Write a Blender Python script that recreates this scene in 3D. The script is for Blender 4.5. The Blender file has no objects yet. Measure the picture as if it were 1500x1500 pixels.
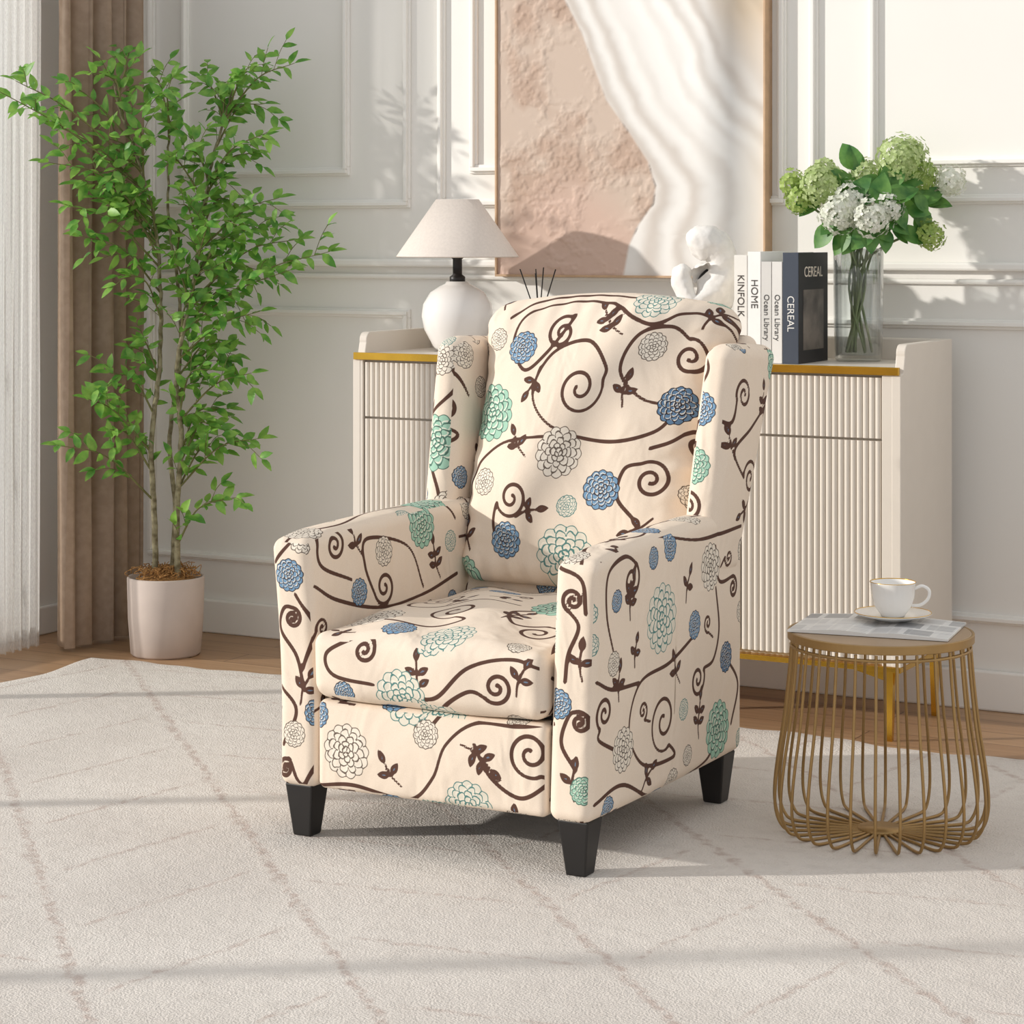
import bpy, math, random
import numpy as np
from mathutils import Vector, Matrix
random.seed(7); np.random.seed(7)
TH=math.radians(28.5); CT,ST=math.cos(TH),math.sin(TH)
sc=bpy.context.scene
try:
    sc.view_settings.view_transform='Standard'
except Exception: pass

# ---------------------------------------------------------------- helpers
def lin(r,g,b):
    f=lambda c:(c/255/12.92) if c/255<=.04045 else ((c/255+.055)/1.055)**2.4
    return (f(r),f(g),f(b))
def newmat(name):
    m=bpy.data.materials.new(name); m.use_nodes=True
    nt=m.node_tree; b=nt.nodes['Principled BSDF']; return m,nt,b
def nd(nt,t,**k):
    n=nt.nodes.new(t)
    for a,v in k.items(): setattr(n,a,v)
    return n
def mixc(nt,fac,a,b,blend='MIX'):
    n=nd(nt,'ShaderNodeMix',data_type='RGBA',blend_type=blend)
    for i,x in ((0,fac),(6,a),(7,b)):
        if isinstance(x,(int,float)): n.inputs[i].default_value=x
        elif isinstance(x,tuple): n.inputs[i].default_value=(*x[:3],1)
        else: nt.links.new(x,n.inputs[i])
    return n.outputs[2]
def mth(nt,op,a,b=None,c=None):
    n=nd(nt,'ShaderNodeMath',operation=op)
    for i,x in enumerate((a,b,c)):
        if x is None: continue
        if isinstance(x,(int,float)): n.inputs[i].default_value=x
        else: nt.links.new(x,n.inputs[i])
    return n.outputs[0]
def step(nt,x,lo,hi,a=0.,b=1.):
    n=nd(nt,'ShaderNodeMapRange'); nt.links.new(x,n.inputs[0])
    for i,v in zip((1,2,3,4),(lo,hi,a,b)): n.inputs[i].default_value=v
    return n.outputs[0]
def bump(nt,b,h,strength,dist=.002):
    n=nd(nt,'ShaderNodeBump'); n.inputs['Strength'].default_value=strength; n.inputs['Distance'].default_value=dist
    nt.links.new(h,n.inputs['Height']); nt.links.new(n.outputs[0],b.inputs['Normal'])
    return n
def simple(name,rgb,rough=.5,metal=0.,noise=0.,nscale=20.,bmp=0.,rgb2=None,spec=None):
    m,nt,b=newmat(name)
    c=lin(*rgb); b.inputs['Roughness'].default_value=rough; b.inputs['Metallic'].default_value=metal
    if spec is not None: b.inputs['Specular IOR Level'].default_value=spec
    tc=nd(nt,'ShaderNodeTexCoord'); no=nd(nt,'ShaderNodeTexNoise'); no.inputs['Scale'].default_value=nscale; no.inputs['Detail'].default_value=4
    nt.links.new(tc.outputs['Object'],no.inputs['Vector'])
    c2=lin(*rgb2) if rgb2 else tuple(x*(1-noise) for x in c)
    f=step(nt,no.outputs[0],.35,.65)
    nt.links.new(mixc(nt,f,c,c2),b.inputs['Base Color'])
    if bmp: bump(nt,b,no.outputs[0],bmp)
    return m
def empty(name,loc):
    e=bpy.data.objects.new(name,None); e.location=loc; e.empty_display_size=.1
    sc.collection.objects.link(e); return e
def fin(o,mat=None,parent=None):
    sc.collection.objects.link(o)
    if mat: o.data.materials.append(mat)
    if parent:
        o.parent=parent; o.matrix_parent_inverse=Matrix.Translation(-Vector(parent.location))
    return o
def mesh(name,V,F,mat=None,parent=None,smooth=True):
    me=bpy.data.meshes.new(name)
    me.from_pydata([tuple(v) for v in V],[],[tuple(f) for f in F]); me.update()
    if smooth: me.polygons.foreach_set('use_smooth',[True]*len(me.polygons))
    return fin(bpy.data.objects.new(name,me),mat,parent)
def box(name,x0,x1,y0,y1,z0,z1,mat,parent=None,bev=.002):
    V=[(x,y,z) for x in(x0,x1) for y in(y0,y1) for z in(z0,z1)]
    F=[(0,1,3,2),(4,6,7,5),(0,4,5,1),(2,3,7,6),(0,2,6,4),(1,5,7,3)]
    o=mesh(name,V,F,mat,parent,False)
    if bev:
        md=o.modifiers.new('b','BEVEL'); md.width=bev; md.segments=2
    return o
def lathe(name,prof,c,mat,parent=None,seg=48,fn=None,smooth=True):
    V=[];F=[]
    n=len(prof)
    for i in range(seg):
        a=2*math.pi*i/seg
        for r,z in prof:
            rr=r*(fn(a,z) if fn else 1)
            V.append((c[0]+rr*math.cos(a),c[1]+rr*math.sin(a),c[2]+z))
    for i in range(seg):
        j=(i+1)%seg
        for k in range(n-1): F.append((i*n+k,j*n+k,j*n+k+1,i*n+k+1))
    return mesh(name,V,F,mat,parent,smooth)
def tube(name,lines,rad,mat,parent=None,res=3,cyclic=False):
    cu=bpy.data.curves.new(name,'CURVE'); cu.dimensions='3D'; cu.bevel_depth=1.0; cu.bevel_resolution=res; cu.use_fill_caps=True
    for L in lines:
        pts,rr=(L if isinstance(L,tuple) else (L,rad))
        s=cu.splines.new('POLY'); s.points.add(len(pts)-1)
        for i,p in enumerate(pts):
            s.points[i].co=(*p,1); s.points[i].radius=rr[i] if isinstance(rr,(list,np.ndarray)) else rr
        s.use_cyclic_u=cyclic; s.use_smooth=True
    return fin(bpy.data.objects.new(name,cu),mat,parent)
def catmull(P,n=12):
    P=np.array(P,float)
    if len(P)<3: 
        t=np.linspace(0,1,n)[:,None]; return P[0]*(1-t)+P[1]*t
    Q=np.vstack([2*P[0]-P[1],P,2*P[-1]-P[-2]]); out=[]
    for i in range(1,len(Q)-2):
        for t in np.linspace(0,1,n,endpoint=False):
            a,b,c,d=Q[i-1:i+3]
            out.append(.5*((2*b)+(-a+c)*t+(2*a-5*b+4*c-d)*t*t+(-a+3*b-3*c+d)*t**3))
    out.append(P[-1]); return np.array(out)
def rboxdata(x0,x1,y0,y1,z0,z1,r,cell,puff=(0,0,0),fn=None):
    lo=np.array([x0,y0,z0]);hi=np.array([x1,y1,z1]);h=(hi-lo)/2;c=(hi+lo)/2
    n=[max(3,int(round((hi-lo)[k]/cell))) for k in range(3)]
    idx=-np.ones((n[0]+1,n[1]+1,n[2]+1),int)
    m=np.zeros(idx.shape,bool)
    m[0]=m[-1]=True;m[:,0]=m[:,-1]=True;m[:,:,0]=m[:,:,-1]=True
    ijk=np.argwhere(m); idx[m]=np.arange(len(ijk))
    P=(ijk/np.array(n))*2*h-h
    F=[]
    def quads(A,flip):
        q=np.stack([A[:-1,:-1],A[1:,:-1],A[1:,1:],A[:-1,1:]],-1).reshape(-1,4)
        F.append(q[:,::-1] if flip else q)
    quads(idx[0],True);quads(idx[-1],False)
    quads(idx[:,0],False);quads(idx[:,-1],True)
    quads(idx[:,:,0],True);quads(idx[:,:,-1],False)
    F=np.vstack(F)
    rr=np.minimum(r,h*.98)
    inner=np.clip(P,-(h-rr),h-rr); d=(P-inner)/rr
    L=np.linalg.norm(d,axis=1,keepdims=True); L[L==0]=1
    P=inner+d/L*rr
    U=np.clip(P/h,-1,1)
    for k in range(3):
        i,j=(k+1)%3,(k+2)%3
        P[:,k]+=puff[k]*U[:,k]*(1-U[:,i]**2)*(1-U[:,j]**2)
    P=P+c
    if fn: P=fn(P,U)
    return P,F
def rbox(name,*a,mat=None,parent=None,**k):
    P,F=rboxdata(*a,**k); o=mesh(name,P.tolist(),F.tolist(),mat,parent); return o,P,F

# ---------------------------------------------------------------- materials
M_wall=simple('wall_paint',(237,234,228),.75,noise=.02,nscale=3)
M_trim=simple('trim_paint',(240,237,231),.6,noise=.01)
M_gold=simple('brushed_gold',(222,176,70),.25,1.0,noise=.1)
M_wire=simple('antique_gold_metal',(170,138,90),.42,.7,noise=.1)
M_black=simple('black_wood',(26,23,22),.45,noise=.2)
M_cab=simple('taupe_lacquer',(217,208,196),.45,noise=.02)
M_cream=simple('lamp_ceramic',(240,236,232),.12,noise=.01)
M_shade=simple('lamp_linen',(226,215,205),.9,noise=.06,nscale=150,bmp=.2)
M_plaster=simple('white_plaster',(234,230,225),.85,noise=.08,nscale=60,bmp=.7)
M_porc=simple('porcelain',(244,241,236),.12,noise=.01)
M_pot=simple('pot_ceramic',(196,181,171),.7,noise=.05)
M_straw=simple('straw_fill',(196,146,86),.95,rgb2=(128,90,50),nscale=160,bmp=1)
M_bark=simple('bark',(158,150,120),.9,rgb2=(102,92,66),nscale=60,bmp=.8)
M_paper=simple('paper',(236,232,225),.8,noise=.03)

def leafmat(name,a,b,trans=.35,sc_=9):
    m,nt,bs=newmat(name)
    tc=nd(nt,'ShaderNodeTexCoord'); no=nd(nt,'ShaderNodeTexNoise'); no.inputs['Scale'].default_value=sc_; no.inputs['Detail'].default_value=3
    nt.links.new(tc.outputs['Object'],no.inputs['Vector'])
    col=mixc(nt,step(nt,no.outputs[0],.35,.65),lin(*a),lin(*b))
    nt.links.new(col,bs.inputs['Base Color']); bs.inputs['Roughness'].default_value=.45
    tr=nd(nt,'ShaderNodeBsdfTranslucent'); nt.links.new(col,tr.inputs[0])
    mx=nd(nt,'ShaderNodeMixShader'); mx.inputs[0].default_value=trans
    nt.links.new(bs.outputs[0],mx.inputs[1]);nt.links.new(tr.outputs[0],mx.inputs[2])
    nt.links.new(mx.outputs[0],nt.nodes['Material Output'].inputs[0]); return m
M_leaf=leafmat('leaf_green',(150,194,86),(86,148,54),.36,26)
M_leaf2=leafmat('hydrangea_leaf',(112,158,76),(64,118,54),.3,30)
M_curt=leafmat('curtain_taupe',(166,142,120),(154,130,108),.12,40)

def sheermat():
    m,nt,bs=newmat('sheer_fabric')
    di=nd(nt,'ShaderNodeBsdfDiffuse'); di.inputs[0].default_value=(.95,.94,.92,1)
    tr=nd(nt,'ShaderNodeBsdfTranslucent'); tr.inputs[0].default_value=(.95,.95,.93,1)
    tp=nd(nt,'ShaderNodeBsdfTransparent')
    m1=nd(nt,'ShaderNodeMixShader'); m1.inputs[0].default_value=.55
    m2=nd(nt,'ShaderNodeMixShader')
    wv=nd(nt,'ShaderNodeTexNoise'); wv.inputs['Scale'].default_value=300
    nt.links.new(step(nt,wv.outputs[0],.3,.7,.5,.75),m2.inputs[0])
    nt.links.new(di.outputs[0],m1.inputs[1]);nt.links.new(tr.outputs[0],m1.inputs[2])
    nt.links.new(m1.outputs[0],m2.inputs[1]);nt.links.new(tp.outputs[0],m2.inputs[2])
    nt.links.new(m2.outputs[0],nt.nodes['Material Output'].inputs[0]); return m
M_sheer=sheermat()
def glassmat():
    m,nt,bs=newmat('clear_glass')
    gl=nd(nt,'ShaderNodeBsdfGlossy'); gl.inputs['Roughness'].default_value=.04
    tp=nd(nt,'ShaderNodeBsdfTransparent'); tp.inputs[0].default_value=(.95,.97,.97,1)
    fr=nd(nt,'ShaderNodeLayerWeight'); fr.inputs[0].default_value=.3
    mx=nd(nt,'ShaderNodeMixShader'); nt.links.new(fr.outputs['Facing'],mx.inputs[0])
    nt.links.new(tp.outputs[0],mx.inputs[1]);nt.links.new(gl.outputs[0],mx.inputs[2])
    nt.links.new(mx.outputs[0],nt.nodes['Material Output'].inputs[0]); return m
M_glass=glassmat()

# floor
def floormat():
    m,nt,b=newmat('oak_planks')
    tc=nd(nt,'ShaderNodeTexCoord'); br=nd(nt,'ShaderNodeTexBrick')
    nt.links.new(tc.outputs['Object'],br.inputs['Vector'])
    br.inputs['Scale'].default_value=1; br.inputs['Brick Width'].default_value=1.2; br.inputs['Row Height'].default_value=.12
    br.inputs['Mortar Size'].default_value=.0015
    br.inputs['Color1'].default_value=(*lin(184,148,112),1);br.inputs['Color2'].default_value=(*lin(166,130,96),1);br.inputs['Mortar'].default_value=(*lin(80,56,38),1)
    mp=nd(nt,'ShaderNodeMapping'); mp.inputs['Scale'].default_value=(2,40,1); nt.links.new(tc.outputs['Object'],mp.inputs[0])
    no=nd(nt,'ShaderNodeTexNoise'); no.inputs['Scale'].default_value=1.5; no.inputs['Detail'].default_value=5; nt.links.new(mp.outputs[0],no.inputs['Vector'])
    nt.links.new(mixc(nt,step(nt,no.outputs[0],.3,.7,0,.4),br.outputs[0],lin(126,92,64)),b.inputs['Base Color'])
    b.inputs['Roughness'].default_value=.4; return m
def rugmat():
    m,nt,b=newmat('rug_pile')
    tc=nd(nt,'ShaderNodeTexCoord'); P=tc.outputs['Object']
    def noise(s,d=2):
        n=nd(nt,'ShaderNodeTexNoise'); n.inputs['Scale'].default_value=s; n.inputs['Detail'].default_value=d; nt.links.new(P,n.inputs[0]); return n.outputs[0]
    n1,n2,n3,n4=noise(2.2,6),noise(28,4),noise(260),noise(60)
    sp=nd(nt,'ShaderNodeSeparateXYZ'); nt.links.new(P,sp.inputs[0]); X,Y=sp.outputs[0],sp.outputs[1]
    base=mixc(nt,step(nt,n1,.35,.65),lin(226,219,211),lin(214,206,198))
    base=mixc(nt,step(nt,n2,.5,.72,0,.35),base,lin(203,195,187))
    wob=mth(nt,'MULTIPLY',mth(nt,'SUBTRACT',n2,.5),.045)
    A=mth(nt,'ADD',mth(nt,'MULTIPLY',X,.707),mth(nt,'MULTIPLY',Y,.707))   # across the long lines
    B_=mth(nt,'ADD',mth(nt,'MULTIPLY',X,.707),mth(nt,'MULTIPLY',Y,-.707)) # along the long lines
    def lines(t,s,off,w,fac):
        t=mth(nt,'ADD',t,wob)
        t=mth(nt,'FRACT',mth(nt,'DIVIDE',mth(nt,'ADD',t,off+50*s),s))
        t=mth(nt,'ABSOLUTE',mth(nt,'SUBTRACT',t,.5))
        f=step(nt,t,w*.3/s,w/s,1,0)
        f=mth(nt,'MULTIPLY',f,step(nt,n4,.38,.6,.15,1))
        return mth(nt,'MULTIPLY',f,fac)
    pk=lin(184,164,154)
    s=.40
    base=mixc(nt,lines(A,s,.05,.013,.62),base,pk)
    ba=mth(nt,'FRACT',mth(nt,'DIVIDE',mth(nt,'ADD',A,50*s+.05+s*.5),2*s))
    # herringbone: strokes lean opposite ways in neighbouring bands
    bm=mth(nt,'MULTIPLY',step(nt,ba,.04,.07),step(nt,ba,.42,.46,1,0))
    sk=mth(nt,'MULTIPLY',A,.75)
    l2=mth(nt,'MULTIPLY',lines(mth(nt,'ADD',B_,sk),.34,.0,.012,.52),bm)
    base=mixc(nt,l2,base,pk)
    bm2=mth(nt,'MULTIPLY',step(nt,ba,.54,.57),step(nt,ba,.92,.96,1,0))
    l3=mth(nt,'MULTIPLY',lines(mth(nt,'SUBTRACT',B_,sk),.34,.1,.012,.48),bm2)
    base=mixc(nt,l3,base,pk)
    base=mixc(nt,step(nt,n3,.70,.75,0,.45),base,lin(150,140,132))
    nt.links.new(base,b.inputs['Base Color']); b.inputs['Roughness'].default_value=.95; b.inputs['Specular IOR Level'].default_value=.1
    bump(nt,b,mth(nt,'ADD',n3,n2),.6,.006)
    return m

# ---------------------------------------------------------------- room
box('floor',-4.4,1.6,-6.6,.1,-.05,0,floormat(),bev=0)
box('wall_back',-4.4,1.6,0,.1,0,3.0,M_wall,bev=0)
WY0,WY1,WZ0,WZ1=-5.3,-.42,.08,2.86
V=[];F=[]
def addbox(x0,x1,y0,y1,z0,z1):
    b=len(V); V.extend([(x,y,z) for x in(x0,x1) for y in(y0,y1) for z in(z0,z1)])
    F.extend([tuple(b+i for i in f) for f in [(0,1,3,2),(4,6,7,5),(0,4,5,1),(2,3,7,6),(0,2,6,4),(1,5,7,3)]])
addbox(-4.4,-4.3,WY1,0,0,3.0);addbox(-4.4,-4.3,-6.6,WY0,0,3.0);addbox(-4.4,-4.3,WY0,WY1,0,WZ0);addbox(-4.4,-4.3,WY0,WY1,WZ1,3.0)
mesh('wall_left',V,F,M_wall,smooth=False)
V=[];F=[]
for y in (WY0,-4.05,-2.75,-1.45,WY1-.04): addbox(-4.38,-4.34,y,y+.035,WZ0,WZ1)
for z in (WZ0,WZ1-.04): addbox(-4.38,-4.34,WY0,WY1,z,z+.04)
mesh('window_1',V,F,M_trim,smooth=False)
box('baseboard_back',-4.3,1.6,-.018,0,0,.095,M_trim,bev=.005)
box('baseboard_left',-4.3,-4.285,-6.6,-.02,0,.08,M_trim,bev=.005)
tn=[0]
def frame(x0,x1,z0,z1,w=.024,d=.017):
    tn[0]+=1; V.clear();F.clear()
    for (dd,ww,o) in ((d,w*.45,w*.25),(d*.45,w,0)):
        a=o; 
        addbox(x0+a,x1-a,-dd,0,z0+a,z0+a+ww);addbox(x0+a,x1-a,-dd,0,z1-a-ww,z1-a)
        addbox(x0+a,x0+a+ww,-dd,0,z0+a+ww,z1-a-ww);addbox(x1-a-ww,x1-a,-dd,0,z0+a+ww,z1-a-ww)
    o=mesh('trim_%d'%tn[0],list(V),list(F),M_trim,smooth=False)
    md=o.modifiers.new('b','BEVEL'); md.width=.002; md.segments=2
def rail(z0,z1,d):
    tn[0]+=1
    box('trim_%d'%tn[0],-4.3,1.6,-d,0,z0,z1,M_trim,bev=.006)
rail(1.045,1.066,.022); rail(1.012,1.026,.012)
for (a,b,c,d) in ((-4.12,-3.235,-4.0,-3.43),(-3.15,-2.145,-3.05,-2.24),(-2.085,-1.0,-1.93,-1.12),(-.93,.1,-.82,-.0),(.2,1.2,.3,1.1)):
    frame(a,b,1.205,2.75)
    frame(c,d,1.295,2.65)
    frame(a,b,.205,.93)
    
# rug with slightly organic outline
nx,ny=150,90
V=[];F=[]
rx0,rx1,ry0,ry1=-3.93,.6,-4.3,-.475
for j in range(ny+1):
    for i in range(nx+1):
        u,v=i/nx,j/ny
        x=rx0+(rx1-rx0)*u; y=ry0+(ry1-ry0)*v
        e=.02*math.sin(x*5)+.012*math.sin(x*13+1)+.006*math.sin(x*41); f=.02*math.sin(y*6)+.01*math.sin(y*15)
        y+=e*max(0,(v-.9)*10); x+=f*max(0,(.1-u)*10)
        z=.009 if 0<i<nx and 0<j<ny else .0005
        V.append((x,y,z))
for j in range(ny):
    for i in range(nx):
        a=j*(nx+1)+i; F.append((a,a+1,a+nx+2,a+nx+1))
mesh('rug',V,F,rugmat())
RZ=.009

# curtains
def curtain(name,xc,y0,y1,amp,pl,mat,seed,z1=2.90):
    rnd=random.Random(seed); n=int((y1-y0)/.005); V=[];F=[]; m=30
    ph=[rnd.uniform(0,6) for _ in range(3)]
    for j in range(m+1):
        z=.012+(z1-.012)*j/m
        for i in range(n+1):
            t=i/n; y=y0+(y1-y0)*t
            w=math.sin(2*math.pi*pl*t+ph[0]+.25*math.sin(z*1.5+ph[1]))
            w=math.copysign(abs(w)**.75,w)
            V.append((xc+amp*w*(1+.15*math.sin(7*t+ph[2]))+.006*math.sin(40*t+z*2),y+.012*math.sin(2*(2*math.pi*pl*t)+z*.6),z))
    for j in range(m):
        for i in range(n):
            a=j*(n+1)+i; F.append((a,a+1,a+n+2,a+n+1))
    return mesh(name,V,F,mat)
curtain('curtain',-4.07,-.47,-.125,.045,4.5,M_curt,1)
curtain('sheer_curtain',-4.15,-.655,-.45,.022,6,M_sheer,2)
r=tube('curtain_rod',[[(-4.11,-.06,2.91),(-4.11,-4.4,2.91)]],.014,M_gold)

# ---------------------------------------------------------------- fabric print
FAR=.03
VW=.0035
COL={'w':(lin(229,218,203),lin(106,94,84)),'b':(lin(118,152,182),lin(64,58,62)),'g':(lin(158,196,175),lin(82,112,100)),
     'n':(lin(94,124,154),lin(50,40,40)),'t':(lin(221,214,198),lin(86,130,126))}
class Canvas:
    res=.0020
    def __init__(s,u0,u1,v0,v1):
        s.u0,s.v0=u0,v0; s.nu=int((u1-u0)/s.res)+2; s.nv=int((v1-v0)/s.res)+2
        s.U,s.W=np.meshgrid(u0+np.arange(s.nu)*s.res,v0+np.arange(s.nv)*s.res,indexing='ij')
        s.vg=np.full((s.nu,s.nv),FAR); s.fs=np.full((s.nu,s.nv),FAR)
        s.fuv=np.zeros((s.nu,s.nv,3)); s.fc=np.zeros((s.nu,s.nv,3)); s.lc=np.zeros((s.nu,s.nv,3)); s.seed=0
    def win(s,u,v,r):
        i0=max(0,int((u-r-s.u0)/s.res)); i1=min(s.nu,int((u+r-s.u0)/s.res)+2)
        j0=max(0,int((v-r-s.v0)/s.res)); j1=min(s.nv,int((v+r-s.v0)/s.res)+2)
        return (slice(i0,max(i0,i1)),slice(j0,max(j0,j1)))
    def line(s,pts,w,taper=False):
        P=catmull(pts,10) if len(pts)<400 else np.array(pts)
        L=np.linalg.norm(np.diff(P,axis=0),axis=1); t=np.r_[0,np.cumsum(L)]
        n=max(2,int(t[-1]/.002)); tt=np.linspace(0,t[-1],n)
        Q=np.c_[np.interp(tt,t,P[:,0]),np.interp(tt,t,P[:,1])]
        for k,q in enumerate(Q):
            ww=w*(1+.14*math.sin(k*.03))
            sl=s.win(q[0],q[1],.014); 
            d=np.hypot(s.U[sl]-q[0],s.W[sl]-q[1])-ww
            s.vg[sl]=np.minimum(s.vg[sl],d)
    def vine(s,c,R,a0,dr,tail,turns=1.6,w=None):
        w=w or VW
        k=int(26*turns); pts=[]; R=R*1.1
        for i in range(k+1):
            t=i/k; r=R*(.14+.86*t**1.0); a=math.radians(a0)-dr*(1-t)*turns*2*math.pi
            pts.append((c[0]+r*math.cos(a),c[1]+r*math.sin(a)))
        s.line(pts,w)
        q=s.win(pts[0][0],pts[0][1],.02); s.vg[q]=np.minimum(s.vg[q],np.hypot(s.U[q]-pts[0][0],s.W[q]-pts[0][1])-w*1.25)
        if tail: s.line([pts[-2],pts[-1]]+[tuple(p) for p in tail],w)
    def leaf(s,u,v,a,l=.03,w=.0074):
        a=math.radians(a); cu,cv=u+math.cos(a)*l*.56,v+math.sin(a)*l*.56
        sl=s.win(cu,cv,l); x=(s.U[sl]-cu)*math.cos(a)+(s.W[sl]-cv)*math.sin(a); y=-(s.U[sl]-cu)*math.sin(a)+(s.W[sl]-cv)*math.cos(a)
        t=np.clip(x/(l/2),-1.5,1.5); prof=w*(1-t*t)*(1-.25*t)
        d=np.abs(y)-prof; s.vg[sl]=np.minimum(s.vg[sl],d*.9)
    def sprig(s,p,a,n=5,l=.029):
        u,v=p; r=math.radians(a); st=[]
        for i in range(n//2+1):
            q=(u+math.cos(r)*i*l*.72,v+math.sin(r)*i*l*.72); st.append(q)
            if i<n//2:
                s.leaf(*q,a+64,l);s.leaf(*q,a-64,l)
        s.leaf(*st[-1],a,l*1.05)
        s.line([(u-math.cos(r+.35)*l*1.0,v-math.sin(r+.35)*l*1.0)]+st,.0026)
    def flower(s,p,r,k):
        u,v=p; s.seed+=1; sl=s.win(u,v,r+.03); dx,dy=s.U[sl]-u,s.W[sl]-v
        th=np.arctan2(dy,dx); rr=np.hypot(dx,dy)
        d=rr-r*(.92+.11*np.abs(np.sin(6.5*th+s.seed)))
        m=d<s.fs[sl]
        s.fs[sl]=np.where(m,d,s.fs[sl])
        A=s.fuv[sl]; A[m]=np.stack([dx/r,dy/r,np.full_like(dx,float(s.seed))],-1)[m]
        s.fc[sl][m]=COL[k][0]; s.lc[sl][m]=COL[k][1]
    def fill(s,tries,seed):
        # small shoots, curls and buds that occupy the empty cloth between motifs
        rn=random.Random(seed)
        for _ in range(tries):
            kind=rn.random(); R=.034 if kind<.45 else (.030 if kind<.75 else .026)
            u=rn.uniform(s.u0+.04,s.U[-1,0]-.04); v=rn.uniform(s.v0+.04,s.W[0,-1]-.04)
            sl=s.win(u,v,R)
            if s.vg[sl].min()<.003 or s.fs[sl].min()<.003: continue
            a=rn.uniform(0,360)
            if kind<.45: s.sprig((u-math.cos(math.radians(a))*.008,v-math.sin(math.radians(a))*.008),a,3,.024)
            elif kind<.75:
                b=math.radians(a); e=(u+math.cos(b)*.035-math.sin(b)*.02,v+math.sin(b)*.035+math.cos(b)*.02)
                s.vine((u,v),.017,a,rn.choice((-1,1)),[e],1.4,.0029)
            else: s.flower((u,v),rn.uniform(.019,.024),rn.choice('wbwt'))
    def sample(s,u,v):
        x=np.clip((u-s.u0)/s.res,0,s.nu-1.001); y=np.clip((v-s.v0)/s.res,0,s.nv-1.001)
        i=x.astype(int);j=y.astype(int);fx=x-i;fy=y-j
        def bl(A):
            if A.ndim==3: a,b=fx[:,None],fy[:,None]
            else: a,b=fx,fy
            return A[i,j]*(1-a)*(1-b)+A[i+1,j]*a*(1-b)+A[i,j+1]*(1-a)*b+A[i+1,j+1]*a*b
        ii=np.round(x).astype(int);jj=np.round(y).astype(int)
        return bl(s.vg),bl(s.fs),bl(s.fuv),s.fc[ii,jj],s.lc[ii,jj]
def sketch(c,conv,flowers,vines,lines,sprigs,k):
    for v in vines:
        c.vine(conv(v[0],v[1]),v[2]*k,v[3],v[4],[conv(*p) for p in v[5]])
    for L in lines: c.line([conv(*p) for p in L],VW)
    for (x,y,a,n) in sprigs: c.sprig(conv(x,y),a,n)
    for (x,y,r,kk) in flowers: c.flower(conv(x,y),r*k,kk)

# back cushion print
cB=Canvas(-2.55,-1.7,.3,1.25)
B=lambda x,y:(-2.353+(x-700)*.00155,1.13-(y-345)*.001387)
sketch(cB,B,
 [(752,513,23,'b'),(716,610,40,'g'),(940,507,20,'w'),(985,590,26,'n'),(835,660,35,'w'),(722,710,19,'w'),(902,710,27,'b'),(768,790,26,'b'),(858,805,42,'t'),(925,432,32,'t'),(1062,480,20,'b'),(700,845,28,'g'),(820,385,24,'w'),(1000,400,24,'g')],
 [(852,568,34,20,1,[(884,535),(850,500),(800,520),(783,580),(820,625),(900,642),(960,628),(985,600)]),
  (806,490,22,60,-1,[(790,520),(762,545),(735,505),(748,462),(810,440),(870,445)]),
  (990,522,24,100,1,[(960,478),(918,490),(905,540),(940,580),(985,590)]),
  (774,728,26,200,-1,[(745,765),(752,790),(768,790)]),
  (965,695,24,120,1,[(930,680),(925,720),(955,760),(930,800),(880,805)]),
  (1015,640,18,120,1,[(985,640),(960,650)])],
 [[(690,850),(688,780),(700,700),(740,655),(800,640),(850,640)],[(870,445),(930,475),(980,455),(1040,470)],
  [(880,805),(940,815),(1000,790),(1012,740)],[(720,470),(760,435),(830,425),(900,430)]],
 [(880,480,130,5),(915,573,80,3),(783,560,240,3),(772,655,120,3),(800,745,10,3),(1008,462,50,5),(700,790,100,3),(960,760,200,3)],.00145)
# front print (X,Z)
cF=Canvas(-2.55,-1.7,.05,1.0)
def Fc(x,y):
    zc=4.28-(x-462)*.00069; return (-2.36+(x-462)*.001422,1.13-(y-345)*zc/3387)
sketch(cF,Fc,
 [(510,1100,40,'w'),(630,1075,21,'w'),(600,1020,42,'t'),(690,1182,38,'t'),(515,1012,18,'b'),(815,1032,22,'b'),(421,842,25,'b'),(427,1075,20,'w'),(462,1045,22,'b'),(440,785,26,'w'),
  (850,1160,20,'g'),(640,928,30,'t'),(590,915,20,'b')],
 [(778,1105,32,300,1,[(800,1150),(765,1170),(725,1140),(700,1090)]),(545,950,18,100,1,[(520,935),(488,955),(500,985),(560,1000)]),
  (738,1005,22,220,-1,[(700,1010),(660,1035),(640,1060)]),(425,905,14,80,1,[(412,890),(405,920),(430,960),(440,1000)]),(415,1125,14,60,-1,[(440,1150),(460,1120)]),
  (838,880,16,250,1,[(845,920),(830,960),(825,1000)]),(845,1060,14,100,1,[(830,1050),(820,1090),(840,1130)])],
 [[(465,1150),(520,1150),(600,1172),(640,1140),(660,1090),(700,1060),(760,1065),(808,1062)],[(585,1010),(650,1020),(700,975),(760,965),(808,985)],
  [(400,1000),(430,1040),(410,1090)],[(430,870),(455,920),(440,980)],[(815,830),(850,850),(855,900)]],
 [(700,1100,320,5),(578,1135,120,3),(768,995,60,3),(628,1002,95,5),(440,1010,60,3),(835,1150,80,3),(845,975,80,3)],.00125)
for p,r,k in (((-2.435,.872),.034,'w'),((-2.43,.70),.058,'g'),((-1.84,.79),.034,'b'),((-1.845,.68),.036,'g')): cF.flower(p,r,k)
cF.line([(-2.45,.52),(-2.41,.58),(-2.44,.66)],VW);cF.line([(-2.44,.9),(-2.40,.82),(-2.45,.76)],VW)
cF.vine((-1.85,.60),.026,90,1,[(-1.88,.64),(-1.87,.72)]);cF.line([(-1.86,.82),(-1.83,.87),(-1.87,.92)],VW)
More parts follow.
